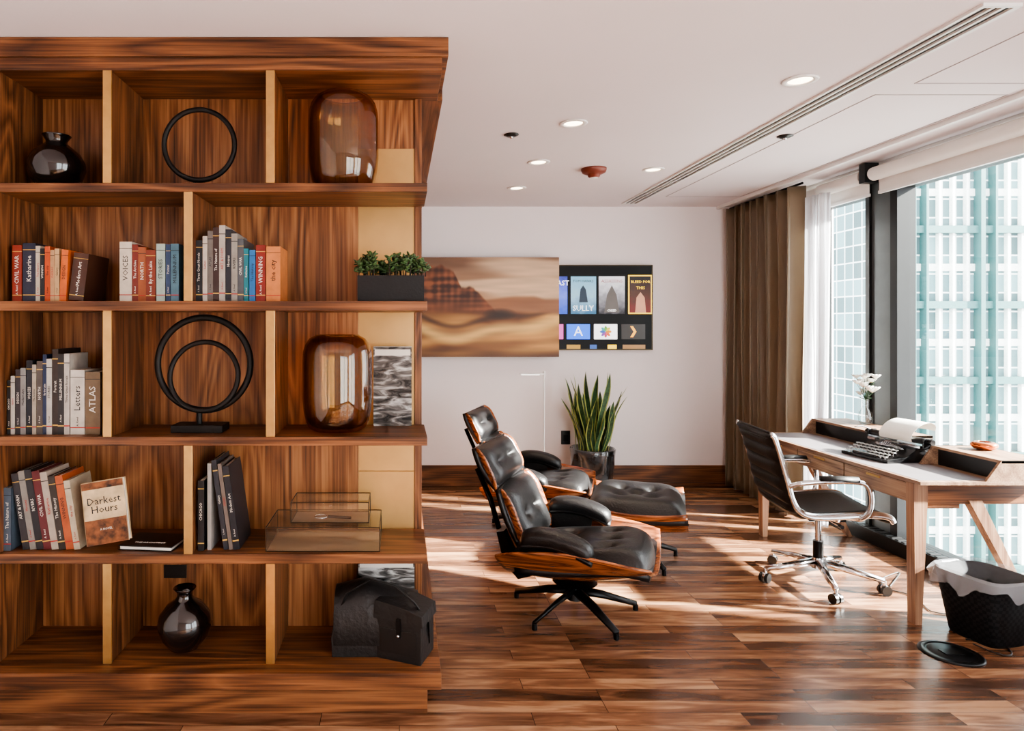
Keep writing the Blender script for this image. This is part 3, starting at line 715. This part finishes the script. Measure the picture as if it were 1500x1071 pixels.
loft(b,[rr(.176,.26,wob=.3,seed=1,dz=.06),rr(.175,.29,wob=.18,seed=1,dz=.03),rr(.174,.325,wob=.06,seed=1),rr(.167,.338,wob=.03,seed=1)],liner('plastic_liner_rim',.28))
loft(b,[rr(.167,.338,wob=.03,seed=1),rr(.152,.322,wob=.04,seed=2),rr(.145,.2,wob=.15,seed=2),rr(.13,.10,wob=.3,seed=2),rr(.02,.06,wob=.2,seed=3)],liner('plastic_liner',.10))
b.obj((2.97,3.28,0.0),rad(12))
# floor outlet + cables
b=B('floor_outlet'); b.lathe([(0,0),(.128,0),(.128,.003),(.12,.007),(.1,.008),(.098,.005),(.09,.008),(0,.008)],(2.645,3.11,0.0),blkm,40)
b.box(2.60,2.69,3.08,3.13,.008,.012,blk); b.obj()
b=B('power_cable')
def fl(px,py): Y=1491/(py-CY); return (PX(px,Y),Y,.005)
pts=[fl(1425,947),fl(1450,955),fl(1474,962),fl(1482,958),fl(1468,945),fl(1440,938),fl(1415,938)]
pts[0]=(pts[0][0],pts[0][1],.014)
b.tube([cr(pts,i/40) for i in range(41)],.0035,blk,6); b.obj()
b=B('power_cable')
p2=[fl(1395,901),fl(1365,897),fl(1350,885),fl(1330,872),fl(1302,864),fl(1290,853),fl(1297,846),fl(1318,840),(2.95,3.9,.005)]
b.tube([cr(p2,i/50) for i in range(51)],.0035,mat('cable_grey',(60,58,56),.5),6); b.obj()
# ================================================================ BACK WALL THINGS
b=B('television'); Y=6.34
x0,x1,z0,z1=PX(700,Y),PX(956,Y),PZ(513,Y),PZ(388,Y)
b.box(x0,x1,Y,Y+.045,z0,z1,blk)
def em(name,col,e=1.6): return mat(name,col,.3,emit=e,var=.0)
scr=mat('tv_screen',(6,6,6),.35,emit=.2,var=0,spec=.2)
b.box(x0+.012,x1-.012,Y-.002,Y,z0+.012,z1-.012,scr)
ring_y=mat('tv_bezel',(70,58,36),.3,.7); 
for a in((x0,x1,z0,z0+.01),(x0,x1,z1-.01,z1),(x1-.01,x1,z0,z1)): b.box(a[0],a[1],Y-.004,Y,a[2],a[3],ring_y)
def tile(a,c,t,u,m,d=.004): b.box(PX(a,Y),PX(c,Y),Y-d,Y-.002,PZ(u,Y),PZ(t,Y),m)
def grad(name,c1,c2,c3,za,zb):
    m,nt,bs=nm(name);N=nt.nodes;L=nt.links
    g=N.new('ShaderNodeNewGeometry'); sx=N.new('ShaderNodeSeparateXYZ'); L.new(g.outputs['Position'],sx.inputs[0])
    mr=N.new('ShaderNodeMapRange'); mr.inputs[1].default_value=za; mr.inputs[2].default_value=zb; L.new(sx.outputs['Z'],mr.inputs[0])
    nz=N.new('ShaderNodeTexNoise'); nz.inputs['Scale'].default_value=18; ad=N.new('ShaderNodeMath'); ad.operation='MULTIPLY_ADD'; ad.inputs[1].default_value=.5; ad.inputs[2].default_value=-.25
    L.new(g.outputs['Position'],nz.inputs['Vector']); L.new(nz.outputs['Fac'],ad.inputs[0]); a2=N.new('ShaderNodeMath'); L.new(ad.outputs[0],a2.inputs[0]); L.new(mr.outputs[0],a2.inputs[1])
    r=N.new('ShaderNodeValToRGB'); e=r.color_ramp.elements; e[0].color=rgb(c1); e[1].color=rgb(c3); k=e.new(.5); k.color=rgb(c2); L.new(a2.outputs[0],r.inputs[0])
    L.new(r.outputs[0],bs.inputs['Base Color']); L.new(r.outputs[0],bs.inputs['Emission Color']); bs.inputs['Emission Strength'].default_value=.9; return m
za,zb=PZ(460,Y),PZ(405,Y)
tile(800,831,405,460,grad('poster_blue',(40,80,190),(100,120,220),(50,60,150),za,zb)); tile(836,873,405,460,grad('poster_sea',(50,100,135),(140,180,200),(110,165,190),za,zb)); tile(877,915,405,460,grad('poster_hood',(30,30,36),(140,140,146),(220,220,224),za,zb)); tile(920,955,403,460,em('poster_frame_y',(220,180,40))); tile(922,953,405,458,grad('poster_fight',(110,34,34),(70,40,30),(24,22,24),za,zb),.005)
wt=em('ui_white',(240,240,240)); yt=em('ui_yellow',(240,200,40)); og=em('ui_orange',(240,170,50))
def ttext(s_,px,py,size,m): b.mesh(textmesh(s_,size),T(PX(px,Y),Y-.006,PZ(py,Y))@R(rad(90),'X'),m)
ttext('TOM HANKS',854,412,.035,txtK); ttext('SULLY',854,452,.075,wt); b.prism([(PX(848,Y),PZ(443,Y)),(PX(861,Y),PZ(443,Y)),(PX(858,Y),PZ(424,Y)),(PX(854,Y),PZ(418,Y)),(PX(850,Y),PZ(424,Y))],'Y',Y-.0055,Y-.0045,mat('poster_coat',(50,70,90),.5))
ttext('ASSASSINS',896,412,.045,txtR); ttext('CREED',896,455,.03,wt)
b.prism([(PX(885,Y),PZ(458,Y)),(PX(907,Y),PZ(458,Y)),(PX(903,Y),PZ(432,Y)),(PX(896,Y),PZ(418,Y)),(PX(889,Y),PZ(432,Y))],'Y',Y-.0055,Y-.0045,mat('poster_hoodie',(120,116,112),.5))
ttext('BLEED FOR',938,413,.038,yt); ttext('THIS',938,422,.042,yt); ttext('LAST',822,415,.07,wt)
b.prism([(PX(930,Y),PZ(458,Y)),(PX(946,Y),PZ(458,Y)),(PX(944,Y),PZ(436,Y)),(PX(938,Y),PZ(428,Y)),(PX(932,Y),PZ(436,Y))],'Y',Y-.0065,Y-.0055,mat('poster_skin',(205,150,120),.5,emit=.6))
tile(800,825,475,497,em('ui_pink',(190,70,150))); tile(830,864,475,497,em('ui_blue',(30,100,220))); tile(870,904,475,497,wt); tile(910,945,475,497,em('ui_dark',(40,34,28),.4))
ttext('A',847,486,.13,wt)
for k in range(8):
    a=k*math.pi/4; col=[(240,160,40),(240,220,60),(120,190,70),(60,180,170),(70,120,210),(150,90,190),(220,80,120),(235,110,60)][k]
    Rm=R(-a,'Y').to_3x3(); b.ball(Vector((PX(887,Y),Y-.006,PZ(486,Y)))+Rm@Vector((.03,0,0)),(.028,.002,.014),em('petal_%d'%k,col,.3),10,6,Rm)
b.prism([(PX(923,Y),PZ(478,Y)),(PX(927,Y),PZ(478,Y)),(PX(932,Y),PZ(486,Y)),(PX(927,Y),PZ(494,Y)),(PX(923,Y),PZ(494,Y)),(PX(928,Y),PZ(486,Y))],'Y',Y-.006,Y-.004,og)
tile(830,850,505,511,em('ui_y2',(170,130,40),.8)); tile(864,874,505,511,em('ui_b2',(50,90,160),.8)); tile(890,903,505,511,yt); tile(912,945,505,511,em('ui_br',(150,110,60),.8))
b.obj(recenter=True)
# desert picture panel
Y=6.29; x0,x1,z0,z1=PX(600,Y),PX(819,Y),PZ(523,Y),PZ(377,Y)
nx,nz_=260,150; vs=[];cols=[]
def L3(a,c,t): t=max(0,min(1,t)); return tuple(a[i]+(c[i]-a[i])*t for i in range(3))
def ss(a,c,x): t=max(0,min(1,(x-a)/(c-a))); return t*t*(3-2*t)
def pic(u,v):
    px=600+219*u; py=523-146*v
    s1=noise.noise(Vector((px*.006,py*.07,1.3))); s2=noise.noise(Vector((px*.02,py*.18,4.1)))
    sky=L3((190,146,110),(120,86,64),ss(425,380,py)); sky=L3(sky,(236,204,168),ss(-.1,.4,s1+.5*ss(640,800,px))*.8)
    c=sky
    hz=458+5*noise.noise(Vector((px*.01,0,2)))
    # far plateau, then stepped mesa in front
    pl=440-6*ss(700,760,px)+4*ss(780,800,px)
    c=L3(c,(150,98,64),ss(pl-3,pl+3,py)*.9)
    if px<648: top=389
    elif px<664: top=389+(px-648)*.5
    elif px<676: top=397+(px-664)*2.0
    elif px<694: top=421
    else: top=421+(px-694)*1.1
    top+=3*noise.noise(Vector((px*.12,0,9)))
    me=L3((66,34,20),(150,88,54),.45+s2+.8*noise.noise(Vector((px*.14,py*.02,3))))
    me=L3(me,(132,78,46),ss(432,455,py)*.7)
    c=L3(c,me,ss(top-2,top+3,py))
    g=L3((212,156,86),(112,68,38),.5+1.3*noise.noise(Vector((px*.012+py*.01,py*.06,7))))
    dune=472+12*math.sin((px-600)*.02)+5*math.sin(px*.05)
    g=L3(g,(246,202,126),ss(14,0,abs(py-dune-8))*.9); g=L3(g,(64,40,28),ss(7,0,abs(py-dune+10))*.7)
    c=L3(c,g,ss(hz-3,hz+5,py))
    c=L3(c,(72,44,28),ss(504,523,py)*.5)
    d2=((px-732)**2/700+(py-460)**2/90); c=L3(c,(48,32,24),max(0,1-d2)*.85)
    return tuple(max(0,min(255,q*(.95+.10*s2))) for q in c)
fs_=[]
for j in range(nz_+1):
    for i in range(nx+1):
        u,v=i/nx,j/nz_; vs.append((x0+(x1-x0)*u,Y,z0+(z1-z0)*v)); cols.append(rgb(pic(u,v)))
for j in range(nz_):
    for i in range(nx): a=j*(nx+1)+i; fs_.append((a,a+1,a+nx+2,a+nx+1))
b=B('landscape_picture'); pm=vcol_mat('desert_print',.0); b.add(vs,fs_,pm)
b.box(x0,x1,Y+.001,Y+.028,z0,z1,mat('picture_edge',(70,50,38),.6))
o=b.obj(recenter=False)
ca=o.data.color_attributes.new('Col','FLOAT_COLOR','POINT')
for i,cc in enumerate(cols): ca.data[i].color=cc
# wall outlet
b=B('wall_outlet'); b.box(PX(822,6.39),PX(835,6.39),6.385,6.399,PZ(651,6.39),PZ(631,6.39),blk); b.box(PX(825,6.39),PX(832,6.39),6.382,6.385,PZ(646,6.39),PZ(637,6.39),blkm); b.obj(bevel=.002)
# floor lamp
b=B('floor_lamp'); x=PX(797,6.0); zt=PZ(544,6.0)
b.cyl((x,6.0,0.01),(x,6.0,zt),.007,white,n=10); b.box(PX(762,6.0),x+.005,5.985,6.015,zt-.03,zt-.018,white); b.box(PX(764,6),PX(790,6),5.99,6.01,zt-.033,zt-.03,mat('led_strip',(255,250,240),.5,emit=6)); b.lathe([(0,0),(.11,0),(.11,.008),(.1,.012),(0,.013)],(x,6,0),white,32); b.cyl((x,6,zt-.05),(x,6,zt+.0),.012,white); b.obj()
# snake plant
b=B('potted_snake_plant'); cx,cy=PX(868,6.1),6.1
pot=mat('glazed_pot',(58,62,66),.15,.1,.8,var=.7,scale=9,coat=.6)
b.lathe([(0,0),(.15,0),(.165,.03),(.19,.2),(.205,.38),(.21,.42),(.2,.43),(.185,.42),(.18,.38),(0,.38)],(cx,cy,0),pot,40)
b.lathe([(.183,.385),(.1,.39),(0,.395)],(cx,cy,0),soil,24)
for i in range(34):
    a=i*2.4; r0=.02+.12*math.sqrt(i/34); h=random.uniform(.40,.78)*(1.05-.22*i/34); w=random.uniform(.025,.034)
    ln=.08+.40*(i/34)*random.uniform(.6,1.1); tw=random.uniform(-1.2,1.2)
    bx,by=cx+r0*math.cos(a),cy+r0*math.sin(a)*.9
    rows_=[]
    for k in range(13):
        t=k/12; ww=w*(.62+.75*t-.2*t*t)*(1 if t<.66 else max(.02,1-((t-.66)/.34)**1.8))
        ox=ln*h*t**1.5*math.cos(a)+.02*math.sin(t*5+i); oy=ln*h*t**1.5*math.sin(a)*.6
        yw=a+1.57+tw*t; d=Vector((math.cos(yw),math.sin(yw),0)); nn=Vector((-d.y,d.x,0))*(.15*ww)
        c0=Vector((bx+ox,by+oy,.385+h*t))
        rows_.append([c0-d*ww,c0-d*ww*.72+nn,c0+nn*1.6,c0+d*ww*.72+nn,c0+d*ww])
    for q,mm in((0,greenL),(1,green),(2,green),(3,greenL)):
        vs=[];
        for r_ in rows_: vs+= [r_[q],r_[q+1]]
        b.add(vs,[(2*k,2*k+1,2*k+3,2*k+2) for k in range(12)],mm,True)
b.obj()
# ceiling fittings
lampE=mat('lamp_glow',(255,226,196),.5,emit=9)
for (px,py) in((1172,117),(840,180),(789,237),(957,248),(757,275)):
    Y=1121/(CY-py); x=PX(px,Y); b=B('recessed_downlight')
    b.lathe([(.052,-.001),(.078,-.001),(.08,-.004),(.076,-.008),(.056,-.008),(.052,-.004)],(x,Y,H),white,36,True)
    b.lathe([(0,-.0015),(.052,-.0015),(.052,-.001),(0,-.001)],(x,Y,H),lampE,24); b.obj()
    l=bpy.data.lights.new('downlight_glow','SPOT'); l.energy=22; l.color=(1,.82,.62); l.spot_size=rad(95); l.spot_blend=.7; l.shadow_soft_size=.05
    o=bpy.data.objects.new('downlight_glow',l); o.location=(x,Y,H-.02); scene.collection.objects.link(o)
for (px,py) in((749,197),(1150,199)):
    Y=1121/(CY-py); x=PX(px,Y); b=B('ceiling_sprinkler'); b.lathe([(0,-.012),(.03,-.012),(.032,-.008),(.046,-.004),(.046,0),(0,0)],(x,Y,H-.0005),blk,24); b.ball((x,Y,H-.016),(.012,.012,.01),chrome,10,6); b.obj()
Y=1121/(CY-247.); x=PX(870,Y); b=B('smoke_detector'); rd=mat('detector_red',(120,58,44),.4)
b.lathe([(0,0),(.092,0),(.092,-.012),(.085,-.03),(.06,-.042),(.045,-.045),(.043,-.06),(.03,-.068),(0,-.07)],(x,Y,H-.0005),rd,36); b.lathe([(.030,-.069),(.028,-.072),(0,-.074)],(x,Y,H),white,20); b.obj()
# ================================================================ OUTSIDE
def facade(name,c_win,c_frame,bw,bh,mort,rough=.3,var=.3,off=0.0):
    m,nt,bs=nm(name);N=nt.nodes;L=nt.links
    tc=N.new('ShaderNodeTexCoord'); sx=N.new('ShaderNodeSeparateXYZ'); cb=N.new('ShaderNodeCombineXYZ'); ad=N.new('ShaderNodeMath')
    L.new(tc.outputs['Object'],sx.inputs[0]); L.new(sx.outputs['X'],ad.inputs[0]); L.new(sx.outputs['Y'],ad.inputs[1]); L.new(ad.outputs[0],cb.inputs['X']); L.new(sx.outputs['Z'],cb.inputs['Y'])
    br=N.new('ShaderNodeTexBrick'); br.offset=off; br.inputs['Scale'].default_value=1; br.inputs['Brick Width'].default_value=bw; br.inputs['Row Height'].default_value=bh; br.inputs['Mortar Size'].default_value=mort; br.inputs['Mortar Smooth'].default_value=0
    c=rgb(c_win); br.inputs['Color1'].default_value=tuple(v*(1-var) for v in c[:3])+(1,); br.inputs['Color2'].default_value=tuple(min(1,v*(1+var)) for v in c[:3])+(1,); br.inputs['Mortar'].default_value=rgb(c_frame)
    L.new(cb.outputs[0],br.inputs['Vector']); L.new(br.outputs['Color'],bs.inputs['Base Color']); bs.inputs['Roughness'].default_value=rough; bs.inputs['Specular IOR Level'].default_value=.15; return m
fm1=facade('cream_facade',(74,72,70),(216,206,192),1.0,.8,.16,.8,.4)
stone=mat('pale_stone',(216,206,192),.8)
b=B('apartment_building'); b.box(30,52,62,80,-45,60,fm1)
for i in range(14): b.box(30+i*1.6,30.18+i*1.6,61.75,62,-45,60,stone)
b.obj(recenter=False)
fm2=facade('glass_curtain_wall',(96,122,126),(214,220,220),0.95,1.3,.05,.3,.45)
whf=mat('white_fin',(222,224,222),.5)
tealM=mat('teal_spandrel',(62,104,104),.5)
b=B('office_tower'); b.box(35.2,75,45,58,-45,70,fm2)
for i in range(40): b.box(35.3+i*.95,35.45+i*.95,44.7,45,-45,70,whf)
for i in range(45): b.box(35.1,75,44.9,45,-44+i*2.6,-43.5+i*2.6,whf)
for i in range(7): b.box(35.1+i*4.75,35.4+i*4.75,44.4,45,-45,70,tealM); b.box(36.1+i*4.75,36.25+i*4.75,44.4,45,-45,70,tealM)
for i in (8,11,14,16,18,20): b.box(35.1,75,44.6,45,-44+i*2.6,-43.5+i*2.6,tealM)
b.obj(recenter=False)
b=B('city_street'); b.box(8,160,-80,160,-46,-45,mat('street_concrete',(150,148,146),.8,var=.15,scale=.1)); b.obj(recenter=False)
b=B('street_building'); b.box(14,26,16,30,-45,-14,facade('low_facade',(120,150,160),(190,188,184),2,3,.4)); b.obj(recenter=False)
# ================================================================ LIGHT
w=bpy.data.worlds.new('World'); scene.world=w; w.use_nodes=True
bg=w.node_tree.nodes['Background']; bg.inputs['Color'].default_value=(.985,.975,1,1); bg.inputs['Strength'].default_value=9.5
s=bpy.data.lights.new('sun','SUN'); s.energy=90; s.angle=rad(2.5); s.color=(1,.94,.86)
so=bpy.data.objects.new('sun',s); scene.collection.objects.link(so)
el,az=rad(29),rad(-14)
d=Vector((-math.cos(el)*math.cos(az),-math.cos(el)*math.sin(az),-math.sin(el)))
so.rotation_euler=d.to_track_quat('-Z','Y').to_euler(); so.location=(10,0,8)
try:
    scene.view_settings.view_transform='AgX'; scene.view_settings.look='AgX - Medium High Contrast'
except Exception as e: print(e)
# camera
cam=bpy.data.cameras.new('camera'); co=bpy.data.objects.new('camera',cam); scene.collection.objects.link(co)
co.location=(0,0,CH); co.rotation_euler=(rad(90),0,0); cam.sensor_fit='HORIZONTAL'; cam.sensor_width=36; cam.lens=F/1500*36
cam.shift_x=(750-CX)/1500; cam.shift_y=-(535.5-CY)/1500; cam.clip_end=500
scene.camera=co
print('VERTS',sum(len(o.data.vertices) for o in bpy.data.objects if o.type=='MESH'))
